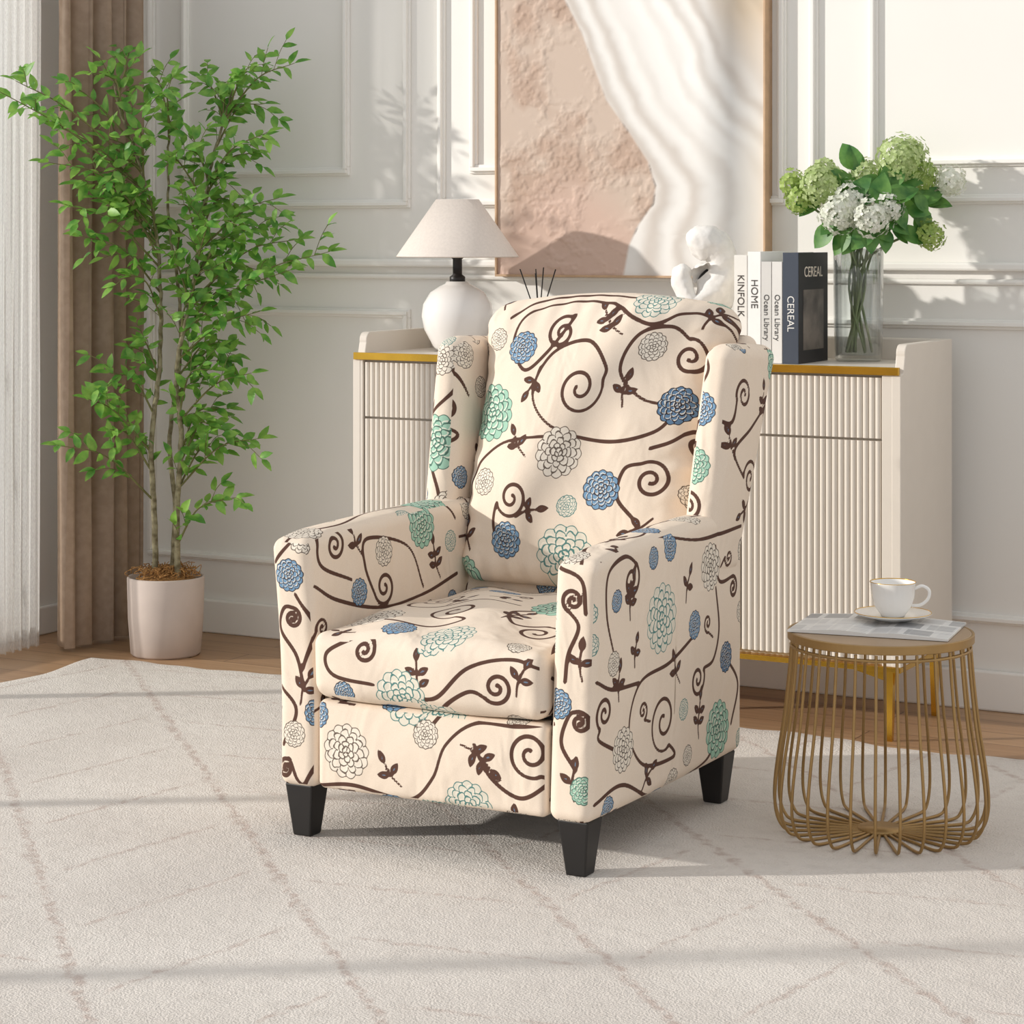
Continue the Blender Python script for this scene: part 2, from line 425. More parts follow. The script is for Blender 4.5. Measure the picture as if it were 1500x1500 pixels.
# outer side print (Y,Z)
cS=Canvas(-1.9,-.85,.05,1.0)
def Sc(x,y):
    PX=[800,870,925,980,1035,1088,1135];Y=np.interp(x,PX,[-1.96,-1.78,-1.629,-1.468,-1.296,-1.116,-.955]);z=np.interp(x,PX,[3.86,4.024,4.157,4.299,4.45,4.608,4.757])
    return (float(Y),float(1.13-(y-345)*z/3387))
sketch(cS,Sc,
 [(962,905,50,'t'),(1012,915,22,'b'),(893,972,18,'w'),(910,1098,32,'w'),(1050,1068,44,'g'),(1061,962,24,'n'),(1037,830,36,'w'),(975,800,22,'b'),(1126,535,32,'g'),(1040,590,26,'b'),(1032,690,28,'g'),
  (890,1185,18,'b'),(1085,895,18,'w'),(985,1145,20,'w')],
 [(968,1055,42,300,1,[(985,1108),(940,1120),(918,1070),(932,1000),(975,970),(1012,930)]),(882,1045,22,240,1,[(875,1085),(900,1100)]),
  (1018,995,24,30,1,[(1042,965),(1050,920),(1045,860)]),(916,850,24,60,1,[(905,815),(880,840),(880,900),(893,960)]),(1078,578,24,200,1,[(1062,620),(1045,600)]),
  (1090,700,27,170,1,[(1066,660),(1090,625),(1118,580),(1126,540)]),(1072,860,16,100,1,[(1050,850),(1045,800)])],
 [[(870,1180),(910,1150),(960,1165),(1030,1120),(1050,1068)],[(1061,962),(1080,1000),(1070,1060)],[(880,800),(950,785),(1020,790),(1080,770)],[(870,1000),(893,1010),(930,1000)],[(1040,640),(1050,700),(1040,760)]],
 [(914,885,75,5),(900,1005,80,3),(985,985,110,3),(1108,605,90,5),(1062,655,100,3),(1020,1060,80,5),(945,1140,30,3),(1085,745,200,3),(1000,860,60,3)],.00128)
# inner side print (Y,Z)
cI=Canvas(-1.9,-.85,.05,1.0)
def Ic(x,y):
    PX=[470,565,660,710];Y=np.interp(x,PX,[-1.783,-1.554,-1.302,-1.159]);z=np.interp(x,PX,[4.29,4.49,4.71,4.84])
    return (float(Y),float(1.13-(y-345)*z/3387))
sketch(cI,Ic,[(568,808,22,'w'),(530,868,20,'b'),(622,770,34,'g'),(705,520,22,'w'),(690,700,18,'b')],
 [(566,860,24,200,-1,[(540,830),(545,790),(600,800),(620,860)]),(683,600,24,250,1,[(690,640),(665,670),(655,720),(670,760)]),(500,800,20,80,1,[(480,790),(480,830),(520,850)])],
 [[(470,860),(500,880),(560,890),(620,870),(670,840)],[(660,520),(690,540),(705,580)]],
 [(530,800,110,3),(640,830,100,5),(670,560,60,3)],.00135)
# top print (X,Y)
cT=Canvas(-2.55,-1.7,-1.95,-.85)
for p,r,k in (((-2.298,-1.69),.055,'w'),((-2.09,-1.775),.05,'t'),((-2.2,-1.765),.033,'b'),((-2.19,-1.38),.032,'b'),((-2.0,-1.5),.06,'g'),((-2.41,-1.34),.055,'g'),((-2.42,-1.75),.036,'w'),((-1.83,-1.5),.03,'b'),((-1.84,-1.77),.03,'w'),((-1.83,-1.33),.035,'w')): cT.flower(p,r,k)
cT.vine((-2.163,-1.62),.048,300,1,[(-2.11,-1.69),(-2.17,-1.73),(-2.27,-1.72)])
cT.vine((-1.96,-1.68),.042,100,1,[(-2.02,-1.66),(-2.06,-1.58),(-2.0,-1.5)])
cT.vine((-2.27,-1.47),.04,200,-1,[(-2.32,-1.52),(-2.28,-1.58),(-2.18,-1.54),(-2.08,-1.52)])
cT.line([(-2.36,-1.78),(-2.34,-1.6),(-2.33,-1.48),(-2.25,-1.38),(-2.1,-1.35),(-1.9,-1.4)],VW)
cT.line([(-1.87,-1.8),(-1.9,-1.7),(-1.88,-1.58),(-1.95,-1.5)],VW)
cT.line([(-2.43,-1.8),(-2.40,-1.66),(-2.43,-1.5),(-2.40,-1.36)],VW)
cT.line([(-1.81,-1.8),(-1.85,-1.68),(-1.81,-1.56),(-1.85,-1.42),(-1.82,-1.25)],VW)
cT.sprig((-2.05,-1.62),70,5);cT.sprig((-2.22,-1.52),60,3);cT.sprig((-1.84,-1.62),80,3);cT.sprig((-1.93,-1.56),100,3)
for i_,c_ in enumerate((cB,cF,cS,cI,cT)): c_.fill(2500,11+i_)

def fabric():
    m,nt,b=newmat('floral_fabric')
    A=lambda n:nd(nt,'ShaderNodeAttribute',attribute_name=n).outputs
    sd=nd(nt,'ShaderNodeSeparateXYZ'); nt.links.new(A('sd')['Vector'],sd.inputs[0])
    fu=nd(nt,'ShaderNodeSeparateXYZ'); fa=A('fuv')['Vector']; nt.links.new(fa,fu.inputs[0])
    nz=nd(nt,'ShaderNodeTexNoise'); nz.inputs['Scale'].default_value=2.5; nt.links.new(fa,nz.inputs[0])
    wv=nd(nt,'ShaderNodeVectorMath',operation='MULTIPLY_ADD'); nt.links.new(nz.outputs['Color'],wv.inputs[0]); wv.inputs[1].default_value=(.22,.22,0)
    of=nd(nt,'ShaderNodeVectorMath',operation='SUBTRACT'); nt.links.new(fa,of.inputs[0]); of.inputs[1].default_value=(.11,.11,0); nt.links.new(of.outputs[0],wv.inputs[2])
    f2=nd(nt,'ShaderNodeSeparateXYZ'); nt.links.new(wv.outputs[0],f2.inputs[0])
    def rosette(ux,uy,lw):
        r=mth(nt,'SQRT',mth(nt,'ADD',mth(nt,'MULTIPLY',ux,ux),mth(nt,'MULTIPLY',uy,uy)))
        th=mth(nt,'ADD',mth(nt,'ARCTAN2',uy,ux),mth(nt,'MULTIPLY',fu.outputs[2],.7))
        mask=None
        for R,n,ph in ((.17,3,0.),(.36,6,.7),(.56,8,.2),(.77,11,1.1)):
            s_=mth(nt,'ABSOLUTE',mth(nt,'SINE',mth(nt,'ADD',mth(nt,'MULTIPLY',th,n/2),ph)))
            Bk=mth(nt,'MULTIPLY',mth(nt,'ADD',mth(nt,'MULTIPLY',mth(nt,'POWER',s_,.7),.26),.80),R)
            l=step(nt,mth(nt,'ABSOLUTE',mth(nt,'SUBTRACT',r,Bk)),lw*.6,lw,1,0)
            w_=mth(nt,'LESS_THAN',mth(nt,'DIVIDE',mth(nt,'MULTIPLY',s_,mth(nt,'MAXIMUM',r,.05)),n/2),lw*.75)
            ins=mth(nt,'LESS_THAN',r,Bk)
            outp=mth(nt,'GREATER_THAN',r,R-.17)
            sepm=mth(nt,'MULTIPLY',mth(nt,'MULTIPLY',w_,ins),outp)
            q=mth(nt,'MAXIMUM',l,sepm); mask=q if mask is None else mth(nt,'MAXIMUM',mask,q)
        s_=mth(nt,'ABSOLUTE',mth(nt,'SINE',mth(nt,'ADD',mth(nt,'MULTIPLY',mth(nt,'ARCTAN2',fu.outputs[1],fu.outputs[0]),6.5),fu.outputs[2])))
        w_=mth(nt,'LESS_THAN',mth(nt,'DIVIDE',s_,6.5),lw*.75)
        sepm=mth(nt,'MULTIPLY',w_,mth(nt,'GREATER_THAN',r,.78))
        return mth(nt,'MAXIMUM',mask,sepm)
    line=rosette(f2.outputs[0],f2.outputs[1],.036)
    rim=step(nt,sd.outputs[1],-.0022,-.0015)
    line=mth(nt,'MAXIMUM',line,rim)
    hl=rosette(mth(nt,'ADD',f2.outputs[0],.05),mth(nt,'SUBTRACT',f2.outputs[1],.055),.034)
    tc=nd(nt,'ShaderNodeTexCoord'); n0=nd(nt,'ShaderNodeTexNoise'); n0.inputs['Scale'].default_value=900; nt.links.new(tc.outputs['Object'],n0.inputs[0])
    base=mixc(nt,step(nt,n0.outputs[0],.3,.7),lin(236,220,202),lin(226,209,190))
    c=mixc(nt,step(nt,sd.outputs[0],-.0004,.0004,1,0),base,lin(88,62,52))
    c=mixc(nt,step(nt,sd.outputs[0],-.0054,-.0049,1,0),c,lin(104,122,142))
    fcol=mixc(nt,mth(nt,'MULTIPLY',hl,.75),A('fcol')['Vector'],lin(238,229,214))
    fcol=mixc(nt,line,fcol,A('lcol')['Vector'])
    c=mixc(nt,step(nt,sd.outputs[1],-.0004,.0004,1,0),c,fcol)
    nt.links.new(c,b.inputs['Base Color']); b.inputs['Roughness'].default_value=.85; b.inputs['Specular IOR Level'].default_value=.2
    mp=nd(nt,'ShaderNodeMapping'); mp.inputs['Scale'].default_value=(1,1,.6); nt.links.new(tc.outputs['Object'],mp.inputs[0])
    nw=nd(nt,'ShaderNodeTexNoise'); nw.inputs['Scale'].default_value=9; nw.inputs['Detail'].default_value=2; nw.inputs['Distortion'].default_value=1.2; nt.links.new(mp.outputs[0],nw.inputs[0])
    h=mth(nt,'ADD',mth(nt,'MULTIPLY',nw.outputs[0],1.0),mth(nt,'MULTIPLY',n0.outputs[0],.02))
    bump(nt,b,h,.45,.02)
    return m
M_fab=fabric()
def paint(o,P,F,cx,cy,cz,vmap=None):
    L=F.reshape(-1); Q=P[L]
    n=np.cross(P[F[:,2]]-P[F[:,0]],P[F[:,3]]-P[F[:,1]]); ax=np.argmax(np.abs(n)*np.array([1,1.0,1.05]),axis=1); ax=np.repeat(ax,4)
    N=len(L); sd=np.zeros((N,3));fuv=np.zeros((N,3));fc=np.zeros((N,3));lc=np.zeros((N,3))
    if vmap: groups=[(np.ones(N,bool),vmap[0],vmap[1](Q))]
    else:
        groups=[(ax==0,cx,(Q[:,1],Q[:,2])),(ax==1,cy,(Q[:,0],Q[:,2])),(ax==2,cz,(Q[:,0],Q[:,1]))]
    for m,c,(u,v) in groups:
        if not m.any(): continue
        a,b_,f,k,l=c.sample(u[m],v[m]); sd[m,0]=a; sd[m,1]=b_; fuv[m]=f; fc[m]=k; lc[m]=l
    for nm,A in (('sd',sd),('fuv',fuv),('fcol',fc),('lcol',lc)):
        at=o.data.attributes.new(nm,'FLOAT_VECTOR','CORNER'); at.data.foreach_set('vector',A.astype(np.float32).ravel())

# ---------------------------------------------------------------- armchair
ch=empty('armchair',(-2.12,-1.46,RZ))
CELL=.0042
def part(name,*a,cv=(cS,cF,cT),vmap=None,**k):
    k.setdefault('cell',CELL)
    o,P,F=rbox(name,*a,mat=M_fab,parent=ch,**k); paint(o,P,F,*cv,vmap=vmap); return o
def armfn(side):
    def f(P,U):
        z=P[:,2]; t=np.clip((z-.1)/.47,0,1)
        fl=.018*t**2*np.clip(1-(P[:,1]+1.8)/.7,0,1)      # flared fronts
        P[:,0]+=side*fl
        P[:,2]+=t*(-.012*np.clip((-1.70-P[:,1])/.1,0,1)**2+.010*np.clip((P[:,1]+1.75)/.45,0,1))
        P[:,1]+=np.where(U[:,1]<0,.005*np.cos((z-.3)*9),0)
        return P
    return f
part('arm_left',-2.445,-2.362,-1.80,-1.115,.105,.572,.021,puff=(.006,0,.006),fn=armfn(-1),cv=(cI,cF,cT))
part('arm_right',-1.878,-1.795,-1.80,-1.115,.105,.572,.021,puff=(.006,0,.006),fn=armfn(1))
part('footrest_panel',-2.359,-1.881,-1.797,-1.74,.107,.272,.014,puff=(0,.010,0))
box('seat_base',-2.36,-1.88,-1.75,-1.13,.11,.28,M_black,ch)
def seatfn(P,U):
    P[:,2]+=.005*np.sin(P[:,0]*31+P[:,1]*17)*np.clip(U[:,2],0,1)
    P[:,1]+=np.where(U[:,1]<0,.004*np.sin(P[:,0]*27+P[:,2]*12),0)
    return P
part('seat_cushion',-2.362,-1.878,-1.815,-1.20,.278,.402,.028,puff=(0,.012,.030),fn=seatfn)
def wingfn(side):
    def f(P,U):
        z=P[:,2].copy(); h=np.clip(z-.48,0,1)
        s_=(U[:,1]+1)/2
        yf=-1.285+.20*h; yb=-1.13+.42*h
        P[:,1]+=(yf+1.28)*(1-s_)+(yb+1.13)*s_
        P[:,0]+=side*(.012*np.clip((z-.55)/.35,0,1))
        P[:,2]+=-.012*s_*np.clip((z-.8)/.1,0,1)
        return P
    return f
part('wing_left',-2.452,-2.385,-1.28,-1.13,.46,.918,.03,puff=(.006,.0,.004),fn=wingfn(-1),cv=(cI,cF,cT))
part('wing_right',-1.862,-1.79,-1.28,-1.13,.46,.915,.03,puff=(.006,.0,.004),fn=wingfn(1))
def lean(P,U):
    P[:,1]+=np.clip(P[:,2]-.48,-.36,1)*.42
    return P
part('back_frame',-2.42,-1.82,-1.20,-1.132,.12,.925,.03,cell=.009,fn=lean)
def cushfn(P,U):
    z=P[:,2].copy(); t=np.clip((z-.44)/.54,0,1)
    xc=-2.122; P[:,0]=xc+(P[:,0]-xc)*(.95+.045*t+.075*np.clip((z-.84)/.1,0,1)**1.5)
    cr=np.clip(U[:,2],0,1)
    P[:,2]+=.028*cr*np.cos(np.clip(U[:,0],-1,1)*1.57)
    P[:,1]+=(z-.44)*.34
    f=np.clip(-U[:,1],0,1)
    P[:,1]+=f*(.004*np.sin(P[:,0]*26+z*9)+.004*np.sin(z*24+P[:,0]*7))
    e=np.clip((np.maximum(abs(U[:,0]),abs(U[:,2]))-.72)/.2,0,1)*f
    P[:,1]+=e*.003*np.sin(P[:,0]*130*(abs(U[:,2])>abs(U[:,0]))+z*130*(abs(U[:,0])>=abs(U[:,2])))
    return P
part('back_cushion',-2.385,-1.858,-1.275,-1.14,.42,.982,.052,puff=(.006,.058,.0),fn=cushfn,vmap=(cB,lambda Q:(Q[:,0],Q[:,2]+.5*np.clip(Q[:,1]-(-1.28+(Q[:,2]-.44)*.34),0,1))))
def leg(n,x,y):
    V=[];t,bm=.03,.019
    for z,w in ((RZ,bm),(.108,t)):
        V+= [(x+sx*w,y+sy*w,z) for sx,sy in((-1,-1),(1,-1),(1,1),(-1,1))]
    o=mesh(n,V,[(3,2,1,0),(4,5,6,7),(0,1,5,4),(1,2,6,5),(2,3,7,6),(3,0,4,7)],M_black,ch,False)
    md=o.modifiers.new('b','BEVEL'); md.width=.003; md.segments=2
i=0
for x in(-2.405,-1.832):
    for y in(-1.76,-1.165):
        i+=1; leg('leg_%d'%i,x,y)

# ---------------------------------------------------------------- sideboard
sb=empty('sideboard',(-2.41,-.27,0))
SX0,SX1,SY0,SY1=-3.133,-1.693,-.455,-.087
BZ=.168
box('carcass',SX0+.02,SX1-.02,SY0+.02,SY1-.005,BZ,.822,M_cab,sb)
box('top_panel',SX0+.012,SX1-.012,SY0+.002,SY1-.01,.822,.834,M_cab,sb)
box('top_gold_strip',SX0+.004,SX1-.004,SY0-.005,SY0+.006,.818,.836,M_gold,sb,.001)
def sidepanel(n,x0,x1):
    prof=[(SY0,BZ),(SY0,.82)]
    prof+=[(SY0+.02,.822),(SY0+.03,.86)]
    for a in range(0,91,15): prof.append((SY0+.05-.02*math.cos(math.radians(a)),.866+.02*math.sin(math.radians(a))))
    prof+=[(SY1,.886),(SY1,BZ)]
    k=len(prof); V=[(x,y,z) for x in(x0,x1) for y,z in prof]
    F=[tuple(range(k))[::-1],tuple(range(k,2*k))]+[(a,(a+1)%k,k+(a+1)%k,k+a) for a in range(k)]
    o=mesh(n,V,F,M_cab,sb,False); md=o.modifiers.new('b','BEVEL'); md.width=.002; md.segments=2
    md.limit_method='ANGLE'
sidepanel('side_panel_left',SX0,SX0+.022); sidepanel('side_panel_right',SX1-.022,SX1)
box('back_rail',SX0+.02,SX1-.02,SY1-.02,SY1,.83,.886,M_cab,sb,.005)
def ribbed(n,x0,x1,z0,z1):
    nr=max(1,round((x1-x0)/.0148)); V=[];F=[];k=9
    xs=[];ys=[]
    for i in range(nr):
        for j in range(k):
            t=j/k; xs.append(x0+(x1-x0)*(i+t)/nr); ys.append(-.0062*math.sin(math.pi*t)**.6)
    xs.append(x1);ys.append(0)
    m=len(xs)
    for z in (z0,z1): V+=[(x,SY0+.008+y,z) for x,y in zip(xs,ys)]
    V+=[(x0,SY0+.03,z0),(x1,SY0+.03,z0),(x0,SY0+.03,z1),(x1,SY0+.03,z1)]
    F=[(i,i+1,m+i+1,m+i) for i in range(m-1)]
    F+=[(2*m,0,m,2*m+2),(m-1,2*m+1,2*m+3,2*m-1),tuple([2*m+2]+list(range(m,2*m))+[2*m+3]),tuple([2*m+1]+list(range(m-1,-1,-1))+[2*m])]
    mesh(n,V,F,M_cab,sb,False)
dx0,dx1=SX0+.03,SX1-.046; dw=(dx1-dx0)/4
for i in range(4):
    a,b=dx0+dw*i+.002,dx0+dw*(i+1)-.002
    ribbed('drawer_%d'%(i+1),a,b,.676,.812); ribbed('cabinet_door_%d'%(i+1),a,b,BZ+.01,.670)
box('front_stile_right',dx1+.001,SX1-.02,SY0+.001,SY0+.03,BZ,.82,M_cab,sb)
box('front_stile_left',SX0+.02,dx0-.001,SY0+.001,SY0+.03,BZ,.82,M_cab,sb)
box('bottom_gold_rail',SX0,SX1,SY0-.003,SY1,BZ-.012,BZ,M_gold,sb,.001)
for k,(x,y) in enumerate(((SX0+.05,SY0+.02),(SX1-.03,SY0+.015),(SX0+.05,SY1-.04),(SX1-.03,SY1-.04),(-2.41,SY0+.02))):
    lz=BZ-.012
    V=[(x+sx*w,y+sy*w,z) for z,w in((0.0,.006),(lz,.010)) for sx,sy in((-1,-1),(1,-1),(1,1),(-1,1))]
    mesh('gold_leg_%d'%(k+1),V,[(3,2,1,0),(4,5,6,7),(0,1,5,4),(1,2,6,5),(2,3,7,6),(3,0,4,7)],M_gold,sb,False)
    V=[(x-.095,y-.004,lz),(x+.015,y-.004,lz),(x+.01,y-.004,lz-.03),(x-.01,y-.004,lz-.022)]; V+=[(a,b+.008,c) for a,b,c in V]
    if k in(1,4): mesh('leg_bracket_%d'%(k+1),V,[(0,3,2,1),(4,5,6,7),(0,1,5,4),(1,2,6,5),(2,3,7,6),(3,0,4,7)],M_gold,sb,False)
ST_=.8345
# lamp
LX,LY=-2.947,-.25
lp=empty('table_lamp',(LX,LY,ST_))
lathe('ceramic_base',[(0,0),(.05,0),(.055,.004),(.062,.012),(.085,.055),(.092,.09),(.088,.12),(.07,.15),(.045,.166),(.032,.172),(.028,.178),(0,.178)],(LX,LY,ST_),M_cream,lp)
lathe('lamp_socket',[(0,.176),(.02,.176),(.02,.19),(.012,.196),(.012,.235),(.018,.24),(.018,.262),(0,.262)],(LX,LY,ST_),M_black,lp,24)
lathe('lampshade',[(.157,.242),(.055,.388),(.053,.387),(.155,.240),(.157,.242)],(LX,LY,ST_),M_shade,lp,64)
tube('shade_spider',[[(LX-.056,LY,ST_+.375),(LX+.056,LY,ST_+.375)],[(LX,LY-.056,ST_+.375),(LX,LY+.056,ST_+.375)],[(LX,LY,ST_+.25),(LX,LY,ST_+.376)]],.002,M_black,lp)
# reed diffuser
DX,DY=-2.737,-.2
df=empty('reed_diffuser',(DX,DY,ST_))
lathe('bottle',[(0,0),(.03,0),(.034,.005),(.034,.06),(.028,.07),(.012,.075),(.012,.09),(.009,.09),(.009,.07),(0,.07)],(DX,DY,ST_),M_black,df,32)
tube('reeds',[[(DX,DY,ST_+.072),(DX+a,DY+b,ST_+c)] for a,b,c in((-.055,.0,.21),(-.02,.02,.21),(.018,-.01,.215),(.042,.01,.21),(.0,-.02,.20))],.0016,M_black,df)
# sculpture: crouching abstract figure, bowed head resting in its hands
SXc,SYc=-2.262,-.25
scu=empty('abstract_figure_sculpture',(SXc,SYc,ST_))
def loc(s,t,z,c=(SXc,SYc)): return (c[0]+CT*s-ST*t,c[1]+ST*s+CT*t,z)
vs=[loc(.03,.0,.92),loc(.035,.01,.965),loc(.042,.0,1.01),loc(.050,0,1.06),loc(.036,0,1.108),loc(-.002,0,1.118),loc(-.034,-.006,1.094),
    loc(.01,-.035,.985),loc(-.02,-.045,.955),loc(-.045,-.035,.985),loc(-.055,-.022,1.025),loc(-.050,-.012,1.062),
    loc(.0,0,.915),loc(-.035,-.02,.93),loc(-.04,-.02,.91),loc(.000,-.02,1.03),loc(-.012,-.03,1.062)]
es=[(0,1),(1,2),(2,3),(3,4),(4,5),(5,6),(2,7),(7,8),(8,9),(9,10),(10,11),(0,12),(12,13),(13,14),(2,15),(15,16)]
rad=[.042,.042,.04,.039,.051,.053,.042,.034,.027,.025,.027,.028,.034,.030,.028,.020,.020]
me=bpy.data.meshes.new('figure'); me.from_pydata(vs,es,[]); me.update()
o=fin(bpy.data.objects.new('figure',me),M_plaster,scu)
md=o.modifiers.new('s','SKIN'); md.use_smooth_shade=True
for i,r_ in enumerate(rad): me.skin_vertices[0].data[i].radius=(r_,r_)
me.skin_vertices[0].data[0].use_root=True
md=o.modifiers.new('ss','SUBSURF'); md.levels=3; md.render_levels=3
tx=bpy.data.textures.new('plaster_lumps','CLOUDS'); tx.noise_scale=.02
md=o.modifiers.new('d','DISPLACE'); md.texture=tx; md.strength=.010
box('plinth',SXc-.06,SXc+.06,SYc-.05,SYc+.05,ST_+.0005,ST_+.05,M_plaster,scu,.004)
# books
bk=empty('books',(-2.036,-.3,ST_))
def mtl(c): return simple('book_cover_%d%d%d'%c,c,.5,noise=.04)
specs=[(.034,.25,(236,232,224),'KINFOLK',(60,50,44)),(.034,.258,(244,242,238),'HOME',(70,66,62)),(.0265,.235,(214,211,206),'Ocean Library',(60,60,60)),(.0265,.235,(226,223,218),'Ocean Library',(60,60,60)),(.04,.256,(58,66,80),'CEREAL',(230,228,224))]
x=-2.118; yb=-.40
for k,(w,h,c,txt,tcx) in enumerate(specs):
    m=mtl(c); a,b=x+.0007,x+w-.0007; d=.19
    box('book_%d_spine'%k,a,b,yb,yb+.003,ST_,ST_+h,m,bk,.001)
    box('book_%d_cover_a'%k,a,a+.003,yb+.003,yb+d,ST_,ST_+h,m,bk,.001)
    mc=m if k<4 else mtl((34,33,36))
    box('book_%d_cover_b'%k,b-.003,b,yb+.003,yb+d,ST_,ST_+h,mc,bk,.001)
    box('book_%d_pages'%k,a+.003,b-.003,yb+.003,yb+d-.004,ST_+.003,ST_+h-.004,M_paper,bk,0)
    cu=bpy.data.curves.new('t','FONT'); cu.body=txt; cu.size=.024 if len(txt)<8 else .0185; cu.align_x='CENTER'; cu.align_y='CENTER'; cu.extrude=.0002
    o=fin(bpy.data.objects.new('book_%d_title'%k,cu),simple('ink%d'%k,tcx,.6,noise=.05),bk)
    R=Matrix(((0,1,0),(0,0,-1),(-1,0,0))).to_4x4()
    o.matrix_basis=Matrix.Translation((x+w/2,yb-.0006,ST_+h*(.62 if k in(0,1) else .45)))@R
    if k==4:
        cu=bpy.data.curves.new('t','FONT'); cu.body='CEREAL'; cu.size=.034; cu.align_x='CENTER'; cu.extrude=.0002
        o=fin(bpy.data.objects.new('cover_title',cu),simple('inkc',(225,215,200),.6,noise=.05),bk)
        o.matrix_basis=Matrix.Translation((b+.0004,yb+.095,ST_+.2))@Matrix(((0,0,1),(1,0,0),(0,1,0))).to_4x4()
        box('cover_picture',b,b+.0008,yb+.03,yb+.16,ST_+.03,ST_+.17,simple('cover_art',(60,56,54),.5,rgb2=(120,112,104),nscale=14),bk,0)
    x+=w
# vase & hydrangeas
VX,VY=-1.885,-.2
vz=ST_
fv=empty('hydrangea_vase',(VX,VY,vz))
lathe('glass_vase',[(0,.0),(.05,0),(.054,.006),(.0565,.1),(.058,.265),(.0555,.265),(.053,.1),(.050,.014),(0,.014)],(VX,VY,vz),M_glass,fv,96,fn=lambda a,z:1+.02*abs(math.sin(12*a)))
M_stem=simple('stem_green',(122,134,92),.6,noise=.2)
M_h=[leafmat('hyd_green',(200,214,156),(166,188,116),.3,60),leafmat('hyd_white',(240,240,230),(222,226,208),.3,60),leafmat('hyd_lime',(180,200,112),(146,174,84),.3,60)]
def Vp(px,py,t=0): return loc((px-1251)*.00161,t,1.13-(py-345)*.00161,(VX,VY))
balls=[(1192,272,.052,0,-.02),(1166,292,.036,2,.0),(1215,314,.045,1,-.06),(1262,320,.046,1,-.08),(1312,236,.060,0,-.02),(1345,262,.045,2,.02),(1384,266,.036,1,-.02),(1352,345,.034,2,-.04),(1155,268,.030,2,.02),(1268,258,.044,0,.06),(1236,296,.044,1,-.04),(1205,252,.036,0,.05),(1288,305,.036,1,-.07),(1330,225,.036,0,.02)]
fl={0:([],[]),1:([],[]),2:([],[])}
stems=[]
for (px,py,r_,k,t) in balls:
    c=Vector(Vp(px,py,t)); VV,FF=fl[k]
    stems.append(catmull([(VX+random.uniform(-.03,.03),VY+random.uniform(-.03,.03),vz+.02),(VX+random.uniform(-.02,.02),VY+random.uniform(-.02,.02),vz+.2),((c.x+VX)/2,(c.y+VY)/2,(c.z+vz+.27)/2),tuple(c)],6).tolist())
    n=int(120*(r_/.045)**2)
    for i in range(n):
        ph=math.acos(1-2*(i+.5)/n); a=i*2.39996
        d=Vector((math.sin(ph)*math.cos(a),math.sin(ph)*math.sin(a),math.cos(ph)))
        p=c+d*r_*random.uniform(.72,1.08)*(1+.12*math.sin(3*a))
        u=d.orthogonal().normalized(); u.rotate(Matrix.Rotation(random.uniform(0,6),3,d)); w=d.cross(u)
        q=random.uniform(.007,.011)
        for j in range(4):
            e=u*math.cos(j*math.pi/2)+w*math.sin(j*math.pi/2); s_=d.cross(e)
            b=len(VV)
            VV.extend([p,p+e*q*.6+s_*q*.5+d*.001,p+e*q*1.15+d*.002,p+e*q*.6-s_*q*.5+d*.001]); FF.append((b,b+1,b+2,b+3))
for k in fl: mesh('hydrangea_blooms_%d'%k,fl[k][0],fl[k][1],M_h[k],fv,False)
tube('stems',stems,.0030,M_stem,fv,2)
def leaves(name,items,mat,parent,fold=.25,segs=5):
    VV=[];FF=[]
    for (p,d,up,l,w) in items:
        p=Vector(p);d=Vector(d).normalized(); s_=d.cross(Vector(up)); 
        if s_.length<1e-3: s_=d.orthogonal()
        s_.normalize(); n_=s_.cross(d)
        b=len(VV)
        for i in range(segs+1):
            t=i/segs; ww=w*.5*math.sin(math.pi*min(1,t**.8))**.8 if 0<i<segs else .0004
            c=p+d*l*t-n_*l*.18*t*t
            VV.extend([c-s_*ww+n_*ww*fold,c,c+s_*ww+n_*ww*fold])
        for i in range(segs):
            a=b+3*i; FF.extend([(a,a+1,a+4,a+3),(a+1,a+2,a+5,a+4)])
    return mesh(name,VV,FF,mat,parent)
it=[]
for (px,py,t,a) in [(1225,270,-.02,100),(1250,285,-.06,70),(1290,270,-.06,60),(1330,300,-.06,-20),(1300,320,-.07,-40),(1280,340,-.07,-60),(1225,345,-.06,220),(1345,285,-.03,20),(1365,300,0,-10),(1320,275,-.04,30),(1240,260,.02,120),(1270,290,-.08,100),(1255,350,-.08,250),(1310,345,-.05,-30),(1205,335,-.05,200),(1330,330,-.02,-45),(1175,300,0,190),(1290,300,.03,40),(1245,240,.04,95),(1340,310,.05,0),(1240,330,-.02,170),(1280,265,-.03,130),(1300,290,-.08,10),(1355,320,.02,-60)]:
    for q in range(2):
        aa=math.radians(a+random.uniform(-30,30)); r3=Vector((CT,ST,0)); v3=Vector((-ST,CT,0))
        d=r3*math.cos(aa)+Vector((0,0,1))*math.sin(aa)+v3*random.uniform(-.6,.3)
        up=-v3+Vector((0,0,.8))+r3*random.uniform(-.5,.5)
        l=random.uniform(.05,.078); it.append((Vector(Vp(px+random.uniform(-12,12),py+random.uniform(-10,10),t))-d.normalized()*l*.4,d,up,l,l*.7))
leaves('hydrangea_leaves',it,M_leaf2,fv,.2,7)

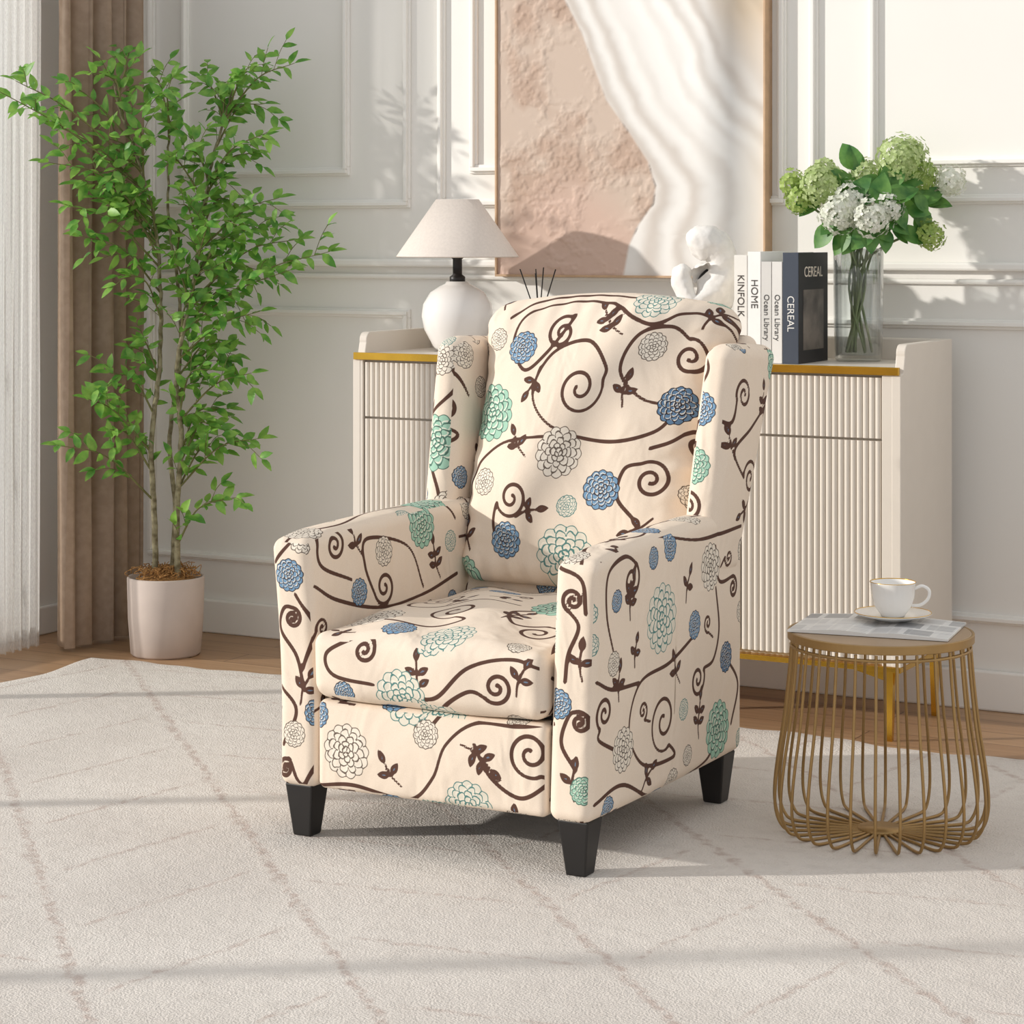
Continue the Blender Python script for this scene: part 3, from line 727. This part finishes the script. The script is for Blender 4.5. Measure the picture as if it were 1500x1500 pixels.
# ---------------------------------------------------------------- painting
pt=empty('abstract_painting',(-2.57,-.02,1.5))
PX0,PX1,PZ0,PZ1=-2.945,-2.19,1.028,2.05
nx,nz=300,400
xs=np.linspace(0,1,nx+1); zs=np.linspace(0,1,nz+1); XX,ZZ=np.meshgrid(xs,zs)
px=740+XX*390; py=403-ZZ*(PZ1-PZ0)/.00178
edge=np.interp(py,[-200,-60,0,50,100,150,200,240,275,300,330,360,403],[800,822,842,868,886,905,940,966,977,974,952,938,930])
def vnoise(x,y,seed,oct_=4):
    rs=np.random.RandomState(seed); out=0;amp=1
    for o_ in range(oct_):
        G=rs.rand(64,64); a=x%63;b=y%63;i=a.astype(int);j=b.astype(int);fx=a-i;fy=b-j
        fx=fx*fx*(3-2*fx);fy=fy*fy*(3-2*fy)
        out=out+amp*(G[i,j]*(1-fx)*(1-fy)+G[(i+1)%64,j]*fx*(1-fy)+G[i,(j+1)%64]*(1-fx)*fy+G[(i+1)%64,(j+1)%64]*fx*fy)
        amp*=.5;x=x*2;y=y*2
    return out/1.875
nA=vnoise(px/60+10,py/60+10,1); nB=vnoise(px/10+20,py/10+20,2)
pink=np.array(lin(200,180,164)); pk2=np.array(lin(184,158,140)); tan=np.array(lin(222,203,178)); wht=np.array(lin(243,241,237)); gry=np.array(lin(208,200,192))
m1=np.clip((nA-.5)*5,0,1)[...,None]
left=pink*(1-m1)+pk2*m1
low=np.clip((py-300+60*np.sin(px/60))/60,0,1)[...,None]; left=left*(1-low)+np.array(lin(202,174,158))*low
d=(px-edge); ang=d*(1+.0018*(403-py))/17+.9*np.sin(py/95)+1.6*nA
f=np.abs(np.sin(ang*.9))**2; f2=np.sin(ang*2.3+1.3+nA*3)*.5+.5; f3=np.sin(ang*.35+.6)*.5+.5
f=(f*.4+f2*.25+f3*.45)[...,None]
right=wht*(1-f**1.6)+gry*(f**1.6)
tmask=(np.clip((px-1045-.3*(py-20)*np.where(py>20,1,.2))/50,0,1)*np.clip((150-py)/120,0,1))[...,None]
right=right*(1-tmask)+(tan*(.9+.15*f))*tmask
rm=(np.clip((px-1085)/40,0,1)*np.clip((py-120)/120,0,1)*.5)[...,None]; right=right*(1-rm)+np.array(lin(224,210,190))*rm
k=np.clip((d)/4+.5,0,1)[...,None]
colr=left*(1-k)+right*k
relief=np.where(d<0,np.clip(nB-.42,0,.3)*.010*np.clip((nA-.32)*5,0,1)+.0015,.002*f[...,0])
V=np.stack([PX0+XX*(PX1-PX0),-.038-relief,PZ0+ZZ*(PZ1-PZ0)],-1).reshape(-1,3)
I=np.arange((nx+1)*(nz+1)).reshape(nz+1,nx+1); Fq=np.stack([I[:-1,:-1],I[:-1,1:],I[1:,1:],I[1:,:-1]],-1).reshape(-1,4)
m,nt,b=newmat('painted_canvas'); at=nd(nt,'ShaderNodeAttribute',attribute_name='pcol'); nt.links.new(at.outputs['Color'],b.inputs['Base Color']); b.inputs['Roughness'].default_value=.7
tcn=nd(nt,'ShaderNodeTexNoise'); tcn.inputs['Scale'].default_value=600; bump(nt,b,tcn.outputs[0],.15,.001)
o=mesh('canvas',V.tolist(),Fq.tolist(),m,pt)
ca=o.data.attributes.new('pcol','FLOAT_VECTOR','POINT'); ca.data.foreach_set('vector',colr.reshape(-1,3).astype(np.float32).ravel())
box('canvas_backing',PX0,PX1,-.036,-.001,PZ0,PZ1,M_paper,pt,0)
M_oak=simple('oak_frame',(200,166,132),.5,noise=.15,nscale=30)
t=.006
box('frame_bottom',PX0-t,PX1+t,-.046,0,PZ0-t,PZ0,M_oak,pt,.001);box('frame_top',PX0-t,PX1+t,-.046,0,PZ1,PZ1+t,M_oak,pt,.001)
box('frame_left',PX0-t,PX0,-.046,0,PZ0,PZ1,M_oak,pt,.001);box('frame_right',PX1,PX1+t,-.046,0,PZ0,PZ1,M_oak,pt,.001)

# ---------------------------------------------------------------- side table
TX,TY=-1.466,-1.232
st=empty('side_table',(TX,TY,RZ))
prof=catmull([(.166,.360),(.172,.29),(.181,.21),(.192,.14),(.1985,.085),(.198,.045),(.188,.016),(.168,.004),(.10,.0035),(.036,.0035)],8)
lines=[]
NW=28
for i in range(NW):
    a=2*math.pi*(i+.3)/NW
    lines.append([(TX+r_*math.cos(a),TY+r_*math.sin(a),RZ+z) for r_,z in prof])
tube('wire_cage',lines,.0030,M_wire,st,3)
ring=lambda r_,z:[(TX+r_*math.cos(2*math.pi*i/64),TY+r_*math.sin(2*math.pi*i/64),RZ+z) for i in range(64)]
tube('top_ring',[ring(.167,.350)],.0032,M_wire,st,3,True)
lathe('base_disc',[(0,.001),(.042,.001),(.042,.009),(0,.009)],(TX,TY,RZ),M_wire,st,40)
M_tt=simple('table_top_bronze',(172,144,112),.35,.3,noise=.1,nscale=8)
lathe('tabletop_rim',[(.0,.362),(.173,.362),(.174,.363),(.174,.377),(.173,.378),(.169,.378),(.169,.374),(0,.374)],(TX,TY,RZ),M_wire,st,96,smooth=False)
lathe('tabletop',[(0,.3783),(.1675,.3783),(.1685,.3775),(.1685,.37),(0,.37)],(TX,TY,RZ),M_tt,st,96,smooth=False)
TT=RZ+.3787
# magazine: curved open pages, printed with columns of text and small pictures
mg=empty('magazine',(-1.475,-1.2,TT))
m,nt,b=newmat('magazine_print')
at=nd(nt,'ShaderNodeAttribute',attribute_name='page'); br=nd(nt,'ShaderNodeTexBrick'); nt.links.new(at.outputs['Vector'],br.inputs['Vector'])
br.offset=0; br.inputs['Scale'].default_value=1; br.inputs['Brick Width'].default_value=.25; br.inputs['Row Height'].default_value=.045; br.inputs['Mortar Size'].default_value=.014
br.inputs['Color1'].default_value=(*lin(180,180,184),1);br.inputs['Color2'].default_value=(*lin(222,221,219),1);br.inputs['Mortar'].default_value=(*lin(232,231,228),1)
b2=nd(nt,'ShaderNodeTexBrick'); nt.links.new(at.outputs['Vector'],b2.inputs['Vector']); b2.inputs['Scale'].default_value=1;b2.inputs['Brick Width'].default_value=.4;b2.inputs['Row Height'].default_value=.34;b2.inputs['Mortar Size'].default_value=.04;b2.inputs['Bias'].default_value=.05
b2.inputs['Color1'].default_value=(0,0,0,1);b2.inputs['Color2'].default_value=(1,1,1,1);b2.inputs['Mortar'].default_value=(0,0,0,1)
nt.links.new(mixc(nt,mth(nt,'MULTIPLY',b2.outputs[0],.85),br.outputs[0],lin(84,88,98)),b.inputs['Base Color']); b.inputs['Roughness'].default_value=.35
V=[];F=[];pg=[];n1=24
ma=math.radians(8); mw,mh=.15,.10
for j in range(2):
    for i in range(n1+1):
        u=-1+2*i/n1; hgt=.009*(1-abs(abs(u)-.35)*.9) if abs(u)>.05 else .005
        for top in (0,1):
            xx=u*mw; yy=(-1+2*j)*mh
            V.append((-1.478+xx*math.cos(ma)-yy*math.sin(ma)+0,-1.215+xx*math.sin(ma)+yy*math.cos(ma),TT+.0005+(hgt if top else 0))); pg.append((u+1,j,0))
k=(n1+1)*2
for i in range(n1):
    a=2*i
    F+=[(a+1,a+3,k+a+3,k+a+1),(a,k+a,k+a+2,a+2),(a,a+2,a+3,a+1),(k+a,k+a+1,k+a+3,k+a+2)]
F+=[(0,1,k+1,k),(2*n1,k+2*n1,k+2*n1+1,2*n1+1)]
o=mesh('open_pages',V,F,m,mg,False)
at=o.data.attributes.new('page','FLOAT_VECTOR','POINT'); at.data.foreach_set('vector',np.array(pg,np.float32).ravel())
# cup
CX,CY=-1.465,-1.165; CZ=TT+.0102
cp=empty('coffee_cup_and_saucer',(CX,CY,CZ))
lathe('saucer',[(0,0),(.035,0),(.04,.003),(.072,.012),(.074,.014),(.071,.0145),(.04,.007),(0,.006)],(CX,CY,CZ),M_porc,cp,64)
lathe('cup',[(0,.007),(.022,.007),(.024,.011),(.026,.013),(.036,.028),(.041,.045),(.043,.07),(.0445,.072),(.0415,.071),(.039,.046),(.034,.03),(.02,.016),(0,.015)],(CX,CY,CZ),M_porc,cp,64)
hd=Vector((CT,ST,0))*.8+Vector((ST,-CT,0))*.2; hd.normalize()
hp=[Vector((CX,CY,CZ))+hd*a+Vector((0,0,z)) for a,z in((.040,.060),(.055,.066),(.068,.058),(.066,.042),(.052,.03),(.036,.028))]
tube('cup_handle',[catmull([tuple(p) for p in hp],6).tolist()],.0032,M_porc,cp)
tube('gold_rims',[[(CX+r_*math.cos(2*math.pi*i/64),CY+r_*math.sin(2*math.pi*i/64),CZ+z) for i in range(64)] for r_,z in((.0432,.0722),(.0725,.0145))],.0008,M_gold,cp,2,True)

# ---------------------------------------------------------------- potted tree
PXc,PYc=-3.80,-.345
tr_=empty('potted_ficus_tree',(PXc,PYc,0))
lathe('pot',[(0,0),(.088,0),(.094,.006),(.101,.10),(.104,.208),(.101,.212),(.097,.210),(.095,.18),(0,.18)],(PXc,PYc,0),M_pot,tr_,64)
lathe('straw',[(.096,.17),(.085,.2),(.05,.212),(0,.216)],(PXc,PYc,0),M_straw,tr_,40,fn=lambda a,z:1+.03*math.sin(7*a))
ls=[]
for i in range(160):
    a=random.uniform(0,6.28);r_=random.uniform(.01,.085);p=Vector((PXc+r_*math.cos(a),PYc+r_*math.sin(a),.214))
    ls.append(catmull([tuple(p+Vector((random.uniform(-.02,.02),random.uniform(-.02,.02),random.uniform(-.003,.026)))) for _ in range(4)],4).tolist())
tube('straw_strands',ls,.0011,M_straw,tr_,1)
K=.00184
def L(px,py,t=0): return np.array(loc((px-243)*K,t,1.13-(py-345)*K,(PXc,PYc)))
T=[([(228,855,.0),(226,760,.01),(222,650,.0),(232,540,.02),(233,430,.02),(226,330,.02),(205,240,.0),(180,170,-.02),(168,120,-.02)],.0085),
   ([(262,855,-.02),(262,740,-.03),(268,640,-.03),(262,540,-.04),(284,430,-.04),(296,330,-.02),(310,240,0),(330,170,.0),(345,120,.0)],.0085),
   ([(250,855,.02),(256,740,.01),(246,640,.03),(262,520,.03),(258,420,.04),(246,330,.03),(244,240,.03),(248,180,.02)],.0075)]
tl=[];allp=[]
for pts,r0 in T:
    c=catmull([L(*p) for p in pts],8); n=len(c)
    c=c+np.random.randn(n,3)*.0012
    tl.append((c.tolist(),list(np.linspace(r0,.0025,n)))); allp.append(c)
allp=np.vstack(allp)
tips=[(18,140,-.33),(55,128,-.28),(108,125,-.1),(140,110,-.05),(172,92,0),(215,120,.05),(245,140,-.1),(290,112,.05),(322,120,-.05),(372,105,0),(432,92,.0),(385,150,.05),(395,195,-.05),(365,225,.0),(412,290,-.05),(405,330,.03),(488,368,-.1),(440,350,-.05),(430,395,-.1),(378,395,0),
 (88,240,-.2),(85,180,-.2),(110,300,-.15),(128,345,-.12),(150,290,-.1),(170,240,-.1),(180,320,-.05),(205,190,-.08),(215,280,-.1),(255,230,-.1),(285,200,-.05),(330,260,-.06),(350,300,.03),(345,340,-.08),(270,300,-.12),(200,400,-.1),(330,400,-.05),(350,430,.0),(385,455,-.06),(300,440,-.08),(250,370,-.1),
 (372,545,-.05),(345,520,.0),(385,640,-.05),(352,725,-.06),(310,620,-.05),(335,600,.02),(315,540,-.06),(300,500,.0),(100,645,-.15),(140,580,-.12),(170,625,-.1),(165,545,-.05),(205,500,.0),(330,660,-.02),(120,270,-.1),(150,200,.0),(240,330,.05),(320,320,-.12)]
items=[];tw=[]
def norm(v): return v/ (np.linalg.norm(v)+1e-9)
VIEW=np.array([-ST,CT,0])
for tp in tips:
    tip=L(*tp)
    if tip[0]<-3.98: tip[0]=-3.98
    dd=np.linalg.norm(allp[:,:2]-tip[:2],axis=1)
    tgt=tip[2]-.10-.40*np.min(dd)
    sel=np.argmin(np.abs(allp[:,2]-tgt)*1.0+dd*.8); s0=allp[sel]
    mid=(s0+tip)/2+np.array([0,0,.045])+np.random.randn(3)*.012
    c=catmull([s0,mid,tip],9); n=len(c); tw.append((c.tolist(),list(np.linspace(.0032,.0009,n))))
    Ls=np.r_[0,np.cumsum(np.linalg.norm(np.diff(c,axis=0),axis=1))]
    def rachis(pts,start=0.2,gap=.0225,ls=.046):
        pts=np.array(pts); S=np.r_[0,np.cumsum(np.linalg.norm(np.diff(pts,axis=0),axis=1))]; tot=S[-1]
        s_=tot*start; side=1
        while s_<tot:
            p=np.array([np.interp(s_,S,pts[:,q]) for q in range(3)]); p2=np.array([np.interp(min(tot,s_+.01),S,pts[:,q]) for q in range(3)])
            dr=norm(p2-p) if s_+.01<=tot else norm(pts[-1]-pts[-2])
            upv=norm(np.array([0,0,.8])-VIEW*.7+np.random.randn(3)*.4)
            sd=norm(np.cross(dr,upv)+np.random.randn(3)*.2)*side
            d=norm(dr*.7+sd*.9+np.array([0,0,random.uniform(-.3,.1)]))
            l=ls*random.uniform(.75,1.2); items.append((p,d,upv,l,l*.49)); side=-side; s_+=gap*random.uniform(.7,1.2)
        items.append((pts[-1],norm(pts[-1]-pts[-2]),(0.3,-.5,1),ls,ls*.46))
    rachis(c,max(.25,1-.24/Ls[-1]))
    s_=max(.1,1-.23/Ls[-1])
    while s_<.9:
        k=int(s_*(n-1)); p=c[k]; dr=norm(c[min(n-1,k+1)]-p); sdv=norm(np.cross(dr,np.random.randn(3)))
        l=random.uniform(.05,.10); e=p+norm(dr*.8+sdv*.9+np.array([0,0,.1]))*l
        if e[0]>-4.0 and e[1]<-.07:
            t_=catmull([p,(p+e)/2+np.array([0,0,.008]),e],5); tw.append((t_.tolist(),.0009)); rachis(t_,.2,.024,.043)
        s_+=random.uniform(.16,.24)
items=[q for q in items if q[0][1]<-.06 and q[0][0]>-4.01]
tube('trunks',tl,.008,M_bark,tr_,3)
M_twig=simple('twig',(120,118,70),.8,noise=.3)
tube('twigs',tw,.002,M_twig,tr_,1)
leaves('leaves',items,M_leaf,tr_,.25,4)

# ---------------------------------------------------------------- light
w=bpy.data.worlds.new('World'); sc.world=w; w.use_nodes=True
bg=w.node_tree.nodes['Background']; bg.inputs[0].default_value=(.965,.978,1,1); bg.inputs[1].default_value=.76
s=bpy.data.lights.new('sun','SUN'); s.energy=3.3; s.angle=math.radians(1.3); s.color=(1,.958,.895)
so=bpy.data.objects.new('sun',s); so.rotation_euler=Vector((1,.67,-.35)).to_track_quat('-Z','Y').to_euler(); so.location=(-6,-4,3); sc.collection.objects.link(so)

cam=bpy.data.cameras.new('camera'); co=bpy.data.objects.new('camera',cam); sc.collection.objects.link(co)
co.location=(0,-5.385,1.13); co.rotation_euler=(math.radians(90),0,TH)
cam.lens=3387/1500*36; cam.sensor_width=36; cam.shift_y=-.27; cam.clip_start=.05
sc.camera=co
